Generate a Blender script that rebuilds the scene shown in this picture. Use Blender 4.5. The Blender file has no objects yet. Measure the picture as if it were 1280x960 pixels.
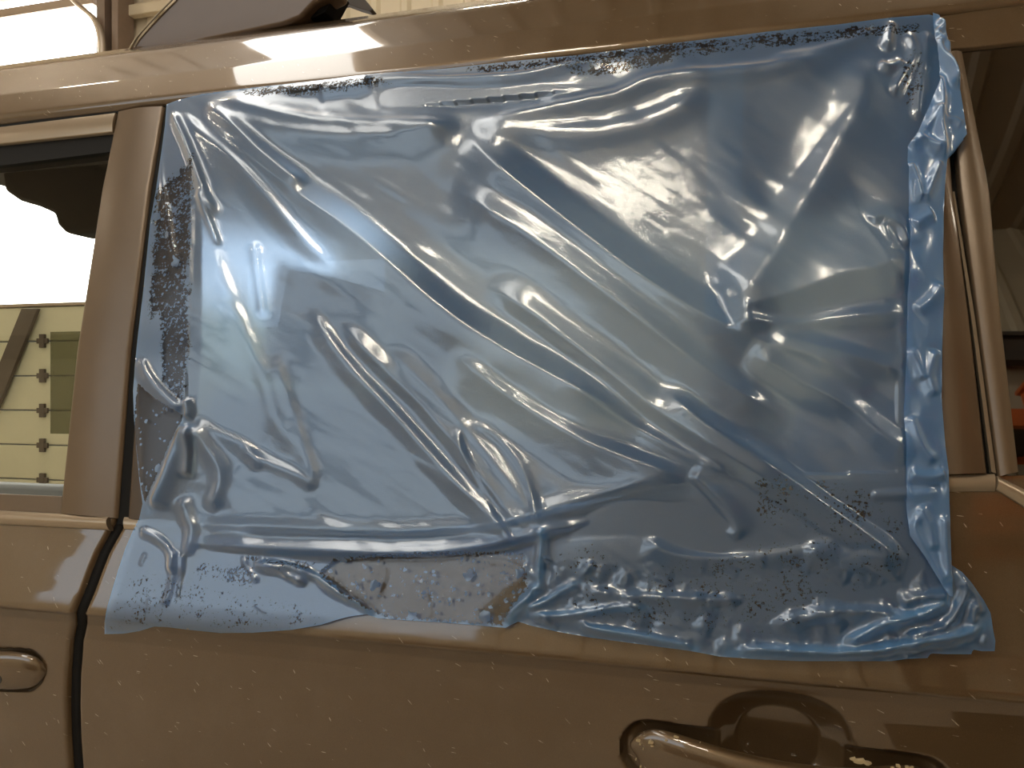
import bpy, bmesh, math, random
import numpy as np
from mathutils import Vector, Matrix
random.seed(7); rng = np.random.default_rng(7)
sc = bpy.context.scene; COL = sc.collection

# ---------------------------------------------------------------- camera, world, exposure
CAM = np.array([0.0, -0.90, 1.25]); F = 960.0; YAW = math.radians(15)
cd = bpy.data.cameras.new('camera'); cd.lens = 27; cd.sensor_width = 36; cd.clip_start = .02
cam = bpy.data.objects.new('camera', cd); COL.objects.link(cam)
cam.location = CAM; cam.rotation_euler = (math.pi/2, 0, YAW); sc.camera = cam
sc.view_settings.view_transform = 'Standard'; sc.view_settings.look = 'None'
sc.view_settings.gamma = 1; sc.view_settings.use_curve_mapping = False
sc.view_settings.exposure = 0.44
sc.cycles.max_bounces = 10; sc.cycles.transparent_max_bounces = 12
sc.cycles.sample_clamp_indirect = 4.0
sc.cycles.use_denoising = True
w = bpy.data.worlds.new('world'); sc.world = w; w.use_nodes = True
w.node_tree.nodes['Background'].inputs[0].default_value = (1.0, .90, .76, 1)
w.node_tree.nodes['Background'].inputs[1].default_value = 0.05
LAMP_E = 45.0; DAY_E = 7.0

def area(name, loc, rot, sx, sy, power, col):
    l = bpy.data.lights.new(name, 'AREA'); l.shape = 'RECTANGLE'; l.size = sx; l.size_y = sy
    l.energy = power; l.color = col
    o = bpy.data.objects.new(name, l); COL.objects.link(o); o.location = loc; o.rotation_euler = rot
    return o
# ---------------------------------------------------------------- projection helpers (a pixel -> a point on the car's side)
cy, sy_ = math.cos(YAW), math.sin(YAW)
def ray(u, v):
    a = (np.asarray(u, float)-640)/F; b = (480-np.asarray(v, float))/F
    a, b = np.broadcast_arrays(a, b)
    return np.stack([-sy_+cy*a, cy+sy_*a, b], -1)
BX = [-3, -.4, -.344, -.241, -.162, -.069, .153, .23, .6, 1.5]
BZ = [1.063, 1.063, 1.064, 1.080, 1.105, 1.128, 1.146, 1.153, 1.175, 1.20]
_bx = np.linspace(-3, 1.5, 451); _bz = np.interp(_bx, BX, BZ)
_k = np.hanning(15); _k /= _k.sum()
_bz = np.convolve(np.pad(_bz, 7, mode='edge'), _k, 'valid')
def belt(x): return np.interp(x, _bx, _bz)
BY = [(0.2, -.02), (.3, -.045), (.5, -.056), (.7, -.052), (.80, -.047), (.87, -.0435), (.905, -.043), (.925, -.0455), (.9385, -.0515), (.941, -.0540),
      (.948, -.0525), (.965, -.047), (.98, -.0415), (1.01, -.031), (1.04, -.020), (1.063, -.012)]
_sz = np.linspace(.2, 1.063, 1200); _sy = np.interp(_sz, [a for a, b in BY], [b for a, b in BY])
_k2 = np.hanning(7); _k2 /= _k2.sum(); _sy = np.convolve(np.pad(_sy, 3, mode='edge'), _k2, 'valid')
ZR = 1.712; YR = .17
def S(x, z):
    x = np.asarray(x, float); z = np.asarray(z, float); b = belt(x)
    zr = np.where(z < .98, z, .98+(z-.98)*(1.063-.98)/(b-.98))
    low = np.interp(zr, _sz, _sy)
    f = (z-b)/(ZR-b)
    up = -.012+f*(YR+.012)-.014*np.sin(np.pi*np.clip(f, 0, 1))
    return np.where(z < b, low, up)
def P(u, v, off=0.0):
    d = ray(u, v); lo = np.full(d.shape[:-1], .3); hi = np.full(d.shape[:-1], 4.0)
    for _ in range(40):
        m = (lo+hi)/2; p = CAM+d*m[..., None]
        g = p[..., 1]-S(p[..., 0], p[..., 2])
        lo = np.where(g < 0, m, lo); hi = np.where(g < 0, hi, m)
    p = CAM+d*hi[..., None]
    return p+N(p[..., 0], p[..., 2])*np.asarray(off)[..., None] if np.any(off) else p
def N(x, z):
    e = .004
    dz = (S(x, z+e)-S(x, z-e))/(2*e); dx = (S(x+e, z)-S(x-e, z))/(2*e)
    n = np.stack([dx, -np.ones_like(dz), dz], -1)
    return n/np.linalg.norm(n, axis=-1, keepdims=True)
def at(u, v, y):
    d = ray(u, v); t = (y-CAM[1])/d[..., 1]
    return CAM+d*t[..., None]

# ---------------------------------------------------------------- object helpers
def recalc(me):
    bm = bmesh.new(); bm.from_mesh(me); bmesh.ops.recalc_face_normals(bm, faces=bm.faces); bm.to_mesh(me); bm.free()
def link(name, me, mat, parent=None, smooth=True):
    o = bpy.data.objects.new(name, me); COL.objects.link(o)
    if mat is not None: me.materials.append(mat)
    if parent is not None: o.parent = parent
    if smooth:
        me.polygons.foreach_set('use_smooth', [True]*len(me.polygons))
    return o
def mesh(name, V, Fc):
    me = bpy.data.meshes.new(name); me.from_pydata([tuple(map(float, p)) for p in V], [], [tuple(map(int, f)) for f in Fc]); me.update(); return me
def tag(o, label=None, cat=None, group=None, kind=None):
    for k, x in (('label', label), ('category', cat), ('group', group), ('kind', kind)):
        if x: o[k] = x
    return o
def empty(name, loc, label=None, cat=None, group=None):
    o = bpy.data.objects.new(name, None); COL.objects.link(o); o.location = loc
    return tag(o, label, cat, group)
def bevel(o, wd, seg=2, ang=30):
    m = o.modifiers.new('bevel', 'BEVEL'); m.width = wd; m.segments = seg; m.limit_method = 'ANGLE'; m.angle_limit = math.radians(ang)
    if hasattr(m, 'harden_normals'): m.harden_normals = False
    return o
class MB:
    def __init__(s): s.bm = bmesh.new()
    def box(s, c, size, rz=0, ry=0, rx=0):
        r = bmesh.ops.create_cube(s.bm, size=1)
        M = Matrix.Translation(c) @ Matrix.Rotation(rz, 4, 'Z') @ Matrix.Rotation(ry, 4, 'Y') @ Matrix.Rotation(rx, 4, 'X') @ Matrix.Diagonal((*size, 1))
        bmesh.ops.transform(s.bm, matrix=M, verts=r['verts']); return s
    def boxr(s, x0, x1, y0, y1, z0, z1): return s.box(((x0+x1)/2, (y0+y1)/2, (z0+z1)/2), (x1-x0, y1-y0, z1-z0))
    def tube(s, a, b, r, n=16):
        a, b = Vector(a), Vector(b); d = b-a
        q = bmesh.ops.create_cone(s.bm, cap_ends=True, segments=n, radius1=r, radius2=r, depth=d.length)
        M = Matrix.Translation((a+b)/2) @ d.to_track_quat('Z', 'Y').to_matrix().to_4x4()
        bmesh.ops.transform(s.bm, matrix=M, verts=q['verts']); return s
    def build(s, name, mat, parent=None, bev=0, smooth=False, seg=2):
        me = bpy.data.meshes.new(name); s.bm.to_mesh(me); s.bm.free()
        o = link(name, me, mat, parent, smooth)
        if bev:
            bevel(o, bev, seg); me.polygons.foreach_set('use_smooth', [True]*len(me.polygons))
            wn = o.modifiers.new('wn', 'WEIGHTED_NORMAL'); wn.keep_sharp = True
        return o
def resample(pl, n):
    pl = np.array(pl, float); s = np.r_[0, np.cumsum(np.linalg.norm(np.diff(pl, axis=0), axis=1))]
    t = np.linspace(0, s[-1], n)
    return np.stack([np.interp(t, s, pl[:, k]) for k in range(pl.shape[1])], -1)
def catmull(pl, n):
    pl = np.array(pl, float); Q = np.vstack([2*pl[0]-pl[1], pl, 2*pl[-1]-pl[-2]]); out = []
    for i in range(1, len(Q)-2):
        for t in np.linspace(0, 1, n, endpoint=False):
            a, b, c, d = Q[i-1:i+3]
            out.append(.5*((2*b)+(-a+c)*t+(2*a-5*b+4*c-d)*t*t+(-a+3*b-3*c+d)*t**3))
    out.append(pl[-1]); return np.array(out)
def gridsolid(G, B):
    """G front grid (n,m,3), B back grid; returns V,F closed shell"""
    n, m, _ = G.shape; V = np.vstack([G.reshape(-1, 3), B.reshape(-1, 3)]); K = n*m; Fc = []
    i, j = np.meshgrid(np.arange(n-1), np.arange(m-1), indexing='ij'); i = i.ravel(); j = j.ravel()
    a = i*m+j
    Fc = np.stack([a, a+1, a+m+1, a+m], -1).tolist()
    Fc += np.stack([K+a, K+a+m, K+a+m+1, K+a+1], -1).tolist()
    for i in range(n-1):
        Fc.append((i*m, (i+1)*m, K+(i+1)*m, K+i*m)); Fc.append((i*m+m-1, K+i*m+m-1, K+(i+1)*m+m-1, (i+1)*m+m-1))
    for j in range(m-1):
        Fc.append((j, K+j, K+j+1, j+1)); q = (n-1)*m+j; Fc.append((q, q+1, K+q+1, K+q))
    return V, Fc
def strip(name, A, B, mat, parent, off=.003, thick=.02, n=60, m=16, crown=.0, edge=.0035, cut=False):
    """panel lying on the car's side between two outline polylines; rounded long edges"""
    A = resample(A, n); B = resample(B, n); t = np.linspace(0, 1, m)
    if edge: t = np.r_[0, .01, .025, .05, np.linspace(.09, .91, m), .95, .975, .99, 1]
    UV = A[:, None]*(1-t[None, :, None])+B[:, None]*t[None, :, None]
    p = P(UV[..., 0], UV[..., 1])
    nn = N(p[..., 0], p[..., 2])
    e = np.minimum(t, 1-t); prof = crown*np.sin(np.pi*t)-edge*np.clip(1-e/.05, 0, 1)**2
    h = off+prof[None, :]
    G = p+nn*h[..., None]; Bk = p+nn*(off-thick)
    V, Fc = gridsolid(G, Bk); o = link(name, mesh(name, V, Fc), mat, parent, True)
    recalc(o.data)
    sm = o.modifiers.new('es', 'EDGE_SPLIT'); sm.split_angle = math.radians(50)
    return o
def prism(name, pts, y0, y1, mat, parent=None, bev=.004):
    """pts: list of (x,z) outline, extruded along y"""
    bm = bmesh.new(); f = bm.faces.new([bm.verts.new((x, y0, z)) for x, z in pts])
    r = bmesh.ops.extrude_face_region(bm, geom=[f]); bmesh.ops.translate(bm, vec=(0, y1-y0, 0), verts=[g for g in r['geom'] if isinstance(g, bmesh.types.BMVert)])
    bmesh.ops.recalc_face_normals(bm, faces=bm.faces)
    me = bpy.data.meshes.new(name); bm.to_mesh(me); bm.free(); o = link(name, me, mat, parent, False)
    if bev:
        bevel(o, bev, 3); me.polygons.foreach_set('use_smooth', [True]*len(me.polygons)); wn = o.modifiers.new('wn', 'WEIGHTED_NORMAL'); wn.keep_sharp = True
    return o
def loft(name, rings, mat, parent=None, closed=True, cap=True):
    n = len(rings); m = len(rings[0]); V = [p for r in rings for p in r]; Fc = []
    for i in range(n-1):
        for j in range(m if closed else m-1):
            k = (j+1) % m; Fc.append((i*m+j, i*m+k, (i+1)*m+k, (i+1)*m+j))
    if cap and closed: Fc += [tuple(range(m))[::-1], tuple((n-1)*m+j for j in range(m))]
    o = link(name, mesh(name, V, Fc), mat, parent, True); recalc(o.data); return o

# ---------------------------------------------------------------- materials
class NT:
    def __init__(s, name):
        s.m = bpy.data.materials.new(name); s.m.use_nodes = True; s.t = s.m.node_tree; s.t.nodes.clear()
        s.out = s.t.nodes.new('ShaderNodeOutputMaterial')
    def n(s, typ, ins={}, **kw):
        x = s.t.nodes.new('ShaderNode'+typ)
        for k, v in kw.items(): setattr(x, k, v)
        for k, v in ins.items(): s.set(x.inputs[k], v)
        return x
    def set(s, sock, v):
        if isinstance(v, bpy.types.NodeSocket): s.t.links.new(v, sock)
        elif isinstance(v, bpy.types.Node): s.t.links.new(v.outputs[0], sock)
        elif isinstance(v, (tuple, list)) and len(v) == 3 and sock.type == 'RGBA': sock.default_value = (*v, 1)
        else: sock.default_value = v
    def math(s, op, a, b=0.0, clamp=False, c=None):
        x = s.n('Math', operation=op, use_clamp=clamp); s.set(x.inputs[0], a); s.set(x.inputs[1], b)
        if c is not None: s.set(x.inputs[2], c)
        return x.outputs[0]
    def mix(s, f, a, b):
        x = s.n('Mix', data_type='RGBA'); s.set(x.inputs[0], f); s.set(x.inputs[6], a); s.set(x.inputs[7], b); return x.outputs[2]
    def sstep(s, v, lo, hi):
        x = s.n('MapRange', {'Value': v, 'From Min': lo, 'From Max': hi}, interpolation_type='SMOOTHSTEP'); return x.outputs[0]
    def coord(s, scale=(1, 1, 1), rot=(0, 0, 0), loc=(0, 0, 0)):
        g = s.n('NewGeometry'); mp = s.n('Mapping', {'Vector': g.outputs['Position'], 'Scale': scale, 'Rotation': rot, 'Location': loc}); return mp.outputs[0]
    def noise(s, vec, scale, detail=3, rough=.5):
        return s.n('TexNoise', {'Vector': vec, 'Scale': scale, 'Detail': detail, 'Roughness': rough}).outputs['Fac']
    def bump(s, h, strength, dist=.001, normal=None):
        x = s.n('Bump', {'Height': h, 'Strength': strength, 'Distance': dist})
        if normal is not None: s.set(x.inputs['Normal'], normal)
        return x.outputs[0]
    def done(s, sh): s.set(s.out.inputs[0], sh); return s.m
def principled(name, col, rough=.5, metal=0, coat=0, coat_r=.05, bumpy=0, bscale=200, var=0, spec=.5, vscale=12):
    t = NT(name); vec = t.coord(); c = col
    if var:
        nz = t.noise(vec, vscale, 5, .6); c = t.mix(nz, tuple(x*(1-var) for x in col), tuple(min(1, x*(1+var)) for x in col))
    ins = {'Base Color': c, 'Roughness': rough, 'Metallic': metal, 'Coat Weight': coat, 'Coat Roughness': coat_r, 'Specular IOR Level': spec}
    if bumpy: ins['Normal'] = t.bump(t.noise(vec, bscale, 2), bumpy)
    return t.done(t.n('BsdfPrincipled', ins))
def emit(name, col, e):
    t = NT(name); return t.done(t.n('Emission', {'Color': col, 'Strength': e}))

def paint_mat():
    t = NT('brown_metallic_paint'); vec = t.coord()
    flake = t.noise(vec, 1500, 1); dirt = t.noise(vec, 9, 6, .65); fine = t.noise(vec, 70, 4, .7)
    base = t.mix(flake, (.092, .056, .026), (.165, .103, .048))
    dm = t.math('MULTIPLY', t.sstep(dirt, .42, .75), .28)
    base = t.mix(dm, base, (.19, .135, .085))
    # scratches: thin diagonal strokes with a shape of their own
    sm = None
    for k, (rot, sc_, loc) in enumerate([(.75, (32, 1, 280), (0, 0, 0)), (.45, (40, 1, 330), (3, 0, 5)), (.08, (44, 1, 380), (7, 0, 1)), (1.0, (55, 1, 300), (2, 0, 9))]):
        v2 = t.coord(scale=(1, 0, 1), rot=(0, 0, 0))
        mp = t.n('Mapping', {'Vector': t.n('Mapping', {'Vector': v2, 'Rotation': (0, -rot, 0)}).outputs[0], 'Scale': sc_, 'Location': loc}).outputs[0]
        vo = t.n('TexVoronoi', {'Vector': mp, 'Scale': 1.0, 'Randomness': 1.0}, feature='F1')
        pick = t.n('TexWhiteNoise', {'Vector': vo.outputs['Position']}, noise_dimensions='3D').outputs['Value']
        m = t.math('MULTIPLY', t.math('LESS_THAN', vo.outputs['Distance'], .16), t.math('GREATER_THAN', pick, .95))
        sm = m if sm is None else t.math('MAXIMUM', sm, m)
    sm = t.math('MULTIPLY', sm, t.sstep(fine, .40, .62))
    base = t.mix(t.math('MULTIPLY', sm, .75), base, (.55, .45, .33))
    b = t.n('BsdfPrincipled', {'Base Color': base, 'Metallic': t.math('SUBTRACT', .55, t.math('MULTIPLY', sm, .5)), 'Roughness': .42,
        'Coat Weight': 1.0, 'Coat Roughness': t.math('ADD', .03, t.math('MULTIPLY', dm, .25)), 'Coat IOR': 1.75,
        'Normal': t.bump(t.noise(vec, 4, 2), .25, .004), 'Coat Normal': t.bump(t.noise(vec, 3, 2), .18, .004)})
    return t.done(b)
PAINT = paint_mat()
TRIM = principled('satin_brown_pillar_trim', (.165, .115, .072), .38, .35, .25, .25, var=.12)
CHROME = principled('satin_belt_molding', (.42, .34, .25), .28, .6, .3, .1)
RUBBER = principled('black_rubber', (.004, .0035, .003), .7, spec=.25)
BLACK = principled('gloss_black', (.015, .013, .012), .15, 0, .6, .05)
DARKIN = principled('dark_interior_plastic', (.035, .030, .026), .6, var=.3, bumpy=.4)
LINER = principled('grey_headliner', (.16, .15, .14), .9, bumpy=.5)
SEATM = principled('grey_seat_fabric', (.20, .21, .23), .85, bumpy=.6, bscale=500, var=.2)
INPANEL = principled('inner_door_panel', (.22, .23, .25), .7, bumpy=.3)

def glass_mat(name, tint, refl=1.0, see=.9):
    t = NT(name); fr = t.n('Fresnel', {'IOR': 1.52}).outputs[0]
    tr = t.n('BsdfTransparent', {'Color': tint}); gl = t.n('BsdfGlossy', {'Color': (1, 1, 1), 'Roughness': .02})
    m = t.n('MixShader', {0: t.math('MULTIPLY', fr, refl, True), 1: tr, 2: gl}); return t.done(m.outputs[0])
GLASS = glass_mat('clear_side_glass', (.80, .84, .78), .5)
TGLASS = glass_mat('tinted_side_glass', (.50, .51, .44), .25)
QGLASS = glass_mat('privacy_glass', (.05, .045, .04), 4.0)

def film_mat(name, layer0=0.0):
    t = NT(name); vec = t.coord()
    ac = t.n('Attribute', attribute_name='clear').outputs['Fac']; al = t.n('Attribute', attribute_name='layer').outputs['Fac']
    fine = t.noise(vec, 260, 4, .65); mid = t.noise(vec, 75, 4, .6); big = t.noise(vec, 20, 3, .5)
    # woven squeegee texture of the film where it touches
    wv = t.noise(t.coord(scale=(900, 300, 160)), 1, 2); wv2 = t.noise(t.coord(scale=(160, 300, 900)), 1, 2)
    nz = t.math('ADD', t.math('ADD', t.math('MULTIPLY', fine, .52), t.math('MULTIPLY', mid, .25)), t.math('ADD', t.math('MULTIPLY', big, .22), t.math('MULTIPLY', wv, .08)))
    thr = t.math('SUBTRACT', .80, t.math('MULTIPLY', ac, .55))
    clear = t.sstep(t.math('SUBTRACT', nz, thr), -.03, .04)        # 1 = film stuck down, seen straight through
    clear = t.math('MULTIPLY', clear, t.math('GREATER_THAN', ac, .02))
    wob = t.n('VectorMath', {0: t.n('TexNoise', {'Vector': vec, 'Scale': 90, 'Detail': 3}).outputs['Color'], 1: (.012, .012, .012)}, operation='MULTIPLY').outputs[0]
    vw = t.n('VectorMath', {0: vec, 1: wob}, operation='ADD').outputs[0]
    for (scl, rad, thr_) in ((130, .34, .62), (48, .36, .72)):       # droplets and bubbles left under the film
        vo = t.n('TexVoronoi', {'Vector': vw, 'Scale': float(scl)}, feature='F1')
        pk = t.n('TexWhiteNoise', {'Vector': vo.outputs['Position']}, noise_dimensions='3D').outputs['Value']
        bub = t.math('MULTIPLY', t.math('SUBTRACT', 1.0, t.sstep(vo.outputs['Distance'], rad-.06, rad)), t.math('GREATER_THAN', pk, thr_))
        clear = t.math('MULTIPLY', clear, t.math('SUBTRACT', 1.0, t.math('MULTIPLY', bub, .85)))
    # scattering grows with the path through the sheet
    inc = t.n('LayerWeight', {'Blend': .5}).outputs['Facing']
    cosv = t.math('MAXIMUM', t.math('SUBTRACT', 1.0, inc), .12)
    tau = t.math('ADD', t.math('ADD', .50, t.math('MULTIPLY', al, .9)), t.math('MULTIPLY', t.math('SUBTRACT', mid, .5), .25))
    tau = t.math('ADD', tau, layer0)
    opac = t.math('SUBTRACT', 1.0, t.math('POWER', 2.718, t.math('MULTIPLY', t.math('DIVIDE', tau, cosv), -1.0)), True)
    opac = t.math('MULTIPLY', opac, t.math('SUBTRACT', 1.0, t.math('MULTIPLY', clear, .95)))
    h = t.math('ADD', t.math('MULTIPLY', wv, .5), t.math('MULTIPLY', wv2, .35))
    nrm = t.bump(t.noise(vec, 60, 2), .12, .0012, t.bump(h, .26, .0005))
    col = t.mix(al, (.13, .37, .80), (.16, .47, .94))
    df = t.n('BsdfDiffuse', {'Color': col, 'Normal': nrm}); tl = t.n('BsdfTranslucent', {'Color': col, 'Normal': nrm})
    sca = t.n('MixShader', {0: .5, 1: df, 2: tl}).outputs[0]
    trn = t.n('BsdfTransparent', {'Color': t.mix(clear, (.40, .60, .92), (.84, .87, .90))}).outputs[0]
    rfr = t.n('BsdfRefraction', {'Color': (.42, .62, .94), 'Roughness': .50, 'IOR': 1.14, 'Normal': nrm}).outputs[0]
    soft = t.n('MixShader', {0: t.math('SUBTRACT', .88, t.math('MULTIPLY', clear, .88)), 1: trn, 2: rfr}).outputs[0]; trn = soft
    body = t.n('MixShader', {0: opac, 1: trn, 2: sca}).outputs[0]
    fr = t.math('MULTIPLY', t.n('Fresnel', {'IOR': 1.5, 'Normal': nrm}).outputs[0], t.math('SUBTRACT', 3.1, t.math('MULTIPLY', clear, 2.7)), True)
    gl1 = t.n('BsdfGlossy', {'Color': (1, 1, 1), 'Roughness': .09, 'Normal': nrm}); gl2 = t.n('BsdfGlossy', {'Color': (1, 1, 1), 'Roughness': .36, 'Normal': nrm})
    gl = t.n('MixShader', {0: .55, 1: gl1, 2: gl2}).outputs[0]
    return t.done(t.n('MixShader', {0: fr, 1: body, 2: gl}).outputs[0])
FILM = film_mat('blue_protective_film')

# ================================================================ workshop
def ribbed(name, axis, a0, a1, z0, z1, pos, mat, pitch=.30, depth=.03, flip=1, along='z'):
    """corrugated sheet; profile runs along axis"""
    prof = []; x = a0
    while x < a1:
        prof += [(x, 0), (x+pitch*.62, 0), (x+pitch*.72, depth), (x+pitch*.90, depth)]; x += pitch
    prof.append((a1, 0)); V = []; Fc = []
    for k, (s, d) in enumerate(prof):
        for z in (z0, z1):
            if axis == 'x': V.append((s, pos+flip*d, z))
            elif axis == 'y': V.append((pos+flip*d, s, z))
            else: V.append((s, z, pos+flip*d))
    for k in range(len(prof)-1): Fc.append((2*k, 2*k+2, 2*k+3, 2*k+1))
    o = link(name, mesh(name, V, Fc), mat, None, False); o['kind'] = 'structure'; return o
WALLM = principled('cream_painted_metal', (.62, .53, .38), .5, var=.10, vscale=2)
CEILM = principled('brown_ceiling_metal', (.33, .25, .165), .5, var=.12, vscale=2)
BEAMM = principled('dark_steel', (.075, .055, .040), .55, var=.2)
CONC = principled('grey_concrete', (.46, .40, .32), .6, var=.25, vscale=3)
DOORM = principled('cream_door_panel', (.56, .53, .38), .5, var=.06, vscale=6)
XL, XRm, YF, YBk, ZC = -10.5, 6.0, 5.1, -4.6, 6.2
f = MB().boxr(XL, XRm, YBk, YF, -.1, 0).build('floor', CONC); f['kind'] = 'structure'
ribbed('ceiling', 'flat', XL, XRm, YBk, YF, ZC, CEILM, .35, .04, -1)
OX0, OX1 = -10.2, -5.58
OZ0 = float(at(50, 384, YF)[2]); OZ1 = 4.80
ribbed('wall_back', 'x', OX1+.02, XRm, 0, ZC, YF, WALLM, .28, .03, -1)
ribbed('wall_above', 'x', XL, OX1, OZ1+.22, ZC, YF, WALLM, .28, .03, -1)
ribbed('wall_right', 'y', YBk, YF, 0, ZC, XRm, WALLM, .3, .03, -1)
ribbed('wall_left', 'y', YBk, YF, 0, ZC, XL, WALLM, .3, .03, 1)
ribbed('wall_front', 'x', XL, XRm, 0, ZC, YBk, WALLM, .3, .03, 1)
# sectional garage door with a wide glazed opening over its lower sections
gd = empty('door_1', (0, 0, 0)); gd['kind'] = 'structure'
nsec = 6; hs = OZ0/nsec
for k in range(nsec):
    MB().boxr(OX0, OX1-.05, YF-.06, YF, k*hs+.006, (k+1)*hs-.006).build('door_section', DOORM, gd, .012)
hg = MB()
for k in range(1, nsec):
    for x in np.arange(OX0+.25, OX1, .62): hg.box((x, YF-.075, k*hs), (.06, .03, .13)).box((x, YF-.075, k*hs), (.13, .02, .05))
hg.build('hinge', BEAMM, gd, .004)
MB().boxr(OX0, OX1-.05, YF-.08, YF+.02, OZ0, OZ0+.03).boxr(OX0, OX1-.05, YF-.10, YF-.02, OZ1, OZ1+.08).boxr(OX0, OX1-.05, YF-.12, YF-.04, OZ1+.16, OZ1+.24).build('rail', principled('door_rail', (.35, .27, .2), .5), gd, .004)
pn = at(np.array([50, 30, -8, -4]), np.array([386, 386, 480, 520]), YF-.1)
prism('strap', [(p[0], p[2]) for p in pn], YF-.13, YF-.09, BEAMM, gd, .004)
wn = MB().boxr(OX0, OX1-.02, YF+.02, YF+.04, OZ0, OZ1+.2).build('window_1', emit('overcast_daylight', (1.0, .97, .93), DAY_E)); wn['kind'] = 'structure'
p0 = at(np.array([131, 152]), np.array([40, 40]), YF-.15)
cl = MB().boxr(p0[0][0], p0[0][0]+.09, YF-.25, YF-.05, 0, ZC).boxr(p0[1][0]-.02, p0[1][0]+.05, YF-.25, YF-.05, 0, ZC).boxr(p0[0][0]+.09, p0[1][0], YF-.16, YF-.14, 0, ZC).build('trim_1', principled('brown_steel_column', (.20, .14, .10), .5, var=.15), None, .005); cl['kind'] = 'structure'
gz = at(np.array([190, 190]), np.array([8, 30]), YF-.12)
MB().boxr(OX1+.2, XRm, YF-.12, YF-.04, gz[0][2]-.05, gz[0][2]+.05).build('trim_2', WALLM, None, .01)['kind'] = 'structure'
w2 = MB().boxr(-4.0, -2.7, YF-.07, YF-.05, 1.2, 3.4).build('window_2', emit('frosted_daylight', (1.0, .96, .86), 1.6)); w2['kind'] = 'structure'
# door track curving up beside the opening
tr = catmull([(82, -10), (100, 8), (118, 24), (126, 45), (128, 75)], 8); tp = at(tr[:, 0], tr[:, 1], YF-.3)
rings = [[(p[0]+.035*math.cos(a), p[1]+.035*math.sin(a), p[2]) for a in np.linspace(0, 2*math.pi, 10, endpoint=False)] for p in tp]
tk = loft('trim_3', rings, principled('galvanised_track', (.45, .38, .3), .4, .6)); tk['kind'] = 'structure'

w3 = MB().boxr(-5.6, -1.7, YBk+.04, YBk+.06, 2.3, 5.2).build('window_3', emit('added_cool_glow', (.82, .92, 1.0), 1.4)); w3['kind'] = 'structure'  # glowing panel added out of view to brighten the left of the film
for k_, (x0, x1) in enumerate([(-3.5, -2.55)]):
    w4 = MB().boxr(x0, x1, -4.0, 3.5, ZC-.10, ZC-.07).build('window_%d' % (k_+4), emit('added_ceiling_glow', (1.0, .97, .90), 4.0)); w4['kind'] = 'structure'  # glowing ceiling strip added for illumination and the film's highlights
# ceiling lamps, mostly seen as reflections
LAMPM = emit('lamp_light', (1.0, .90, .72), LAMP_E)
def lamp(x, y, rz=0):
    e = empty('ceiling_lamp', (x, y, 5.55), 'bright rectangular lamp hanging below the ribbed brown ceiling', 'lamp', 'lamps under the workshop ceiling'); e.rotation_euler.z = rz
    MB().boxr(-.26, .26, -.14, .14, .0, .07).build('housing', BEAMM, e, .01)
    MB().boxr(-.23, .23, -.11, .11, -.02, .0).build('diffuser', LAMPM, e)
    MB().tube((-.2, 0, .07), (-.2, 0, .62), .008).build('hanger', BEAMM, e); MB().tube((.2, 0, .07), (.2, 0, .62), .008).build('hanger', BEAMM, e)
for x, y in [(-7.2, -2.4), (-9.2, -1.0), (-1.1, -2.5), (-1.35, -3.1), (-.95, -3.6), (3.4, -2.2), (5, -2.2), (-4.4, 1.0), (-1.6, 3.4), (1.2, 1.6), (-7.2, 3.2), (4, 3.0)]: lamp(x, y)

# things on the near side of the workshop, seen as reflections in paint and glass
def rack():
    e = empty('storage_rack', (2.9, -4.0, 0), 'steel pallet rack with orange beams against the ribbed wall', 'rack')
    for x in (-1.75, 1.75):
        m = MB().boxr(x-.05, x+.05, -.45, -.37, 0, 4.3).build('upright', BEAMM, e, .006)
        m = MB().boxr(x-.05, x+.05, .37, .45, 0, 4.3).build('upright', BEAMM, e, .006)
    OR = principled('orange_beam', (.75, .16, .03), .4)
    for z in (1.72, 2.9):
        for y in (-.42, .42): MB().boxr(-1.7, 1.7, y-.025, y+.025, z, z+.13).build('beam', OR, e, .006)
        MB().boxr(-1.7, 1.7, -.40, .40, z+.10, z+.125).build('shelf', BEAMM, e)
rack()
def crate(x, z, sx, sz, col, label, nm='storage_bin'):
    e = empty(nm, (x, -4.0, z), label, 'bin')
    m = principled(nm+'_plastic', col, .45)
    MB().boxr(-sx/2, sx/2, -.3, .3, 0, sz).build('bin_body', m, e, .02); MB().boxr(-sx/2-.02, sx/2+.02, -.32, .32, sz, sz+.04).build('lid', m, e, .01)
crate(2.15, 3.03, .7, .5, (.8, .17, .03), 'orange storage bin on the top shelf of the pallet rack')
crate(2.05, 1.85, .6, .28, (.35, .42, .05), 'yellow green storage bin on the lower shelf of the pallet rack')
mt = MB().boxr(.62, 4.5, -3.3, -.75, .0, .012).build('reflection_mat', RUBBER); tag(mt, 'unseen black mat added on the concrete floor for its dark reflection in the car', 'mat')  # unseen mat, added to give the lower door a dark reflection
def cabinet(x, w_, h_, y=-4.1):
    e = empty('tool_cabinet', (x, y, 0), 'dark steel tool cabinet with drawers against the ribbed wall facing the car', 'cabinet')
    MB().boxr(-w_/2, w_/2, -.3, .3, .08, h_).build('body', BEAMM, e, .01)
    for k in range(5):
        z = .15+k*(h_-.2)/5; d = MB().boxr(-w_/2+.03, w_/2-.03, .3, .325, z, z+(h_-.2)/5-.03).build('drawer', principled('drawer_red', (.06, .03, .02), .4), e, .006)
        MB().boxr(-w_/2+.1, w_/2-.1, .325, .345, z+(h_-.2)/5-.08, z+(h_-.2)/5-.06).build('handle', CHROME, d, .003)
cabinet(-1.6, 1.4, 1.25)
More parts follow.
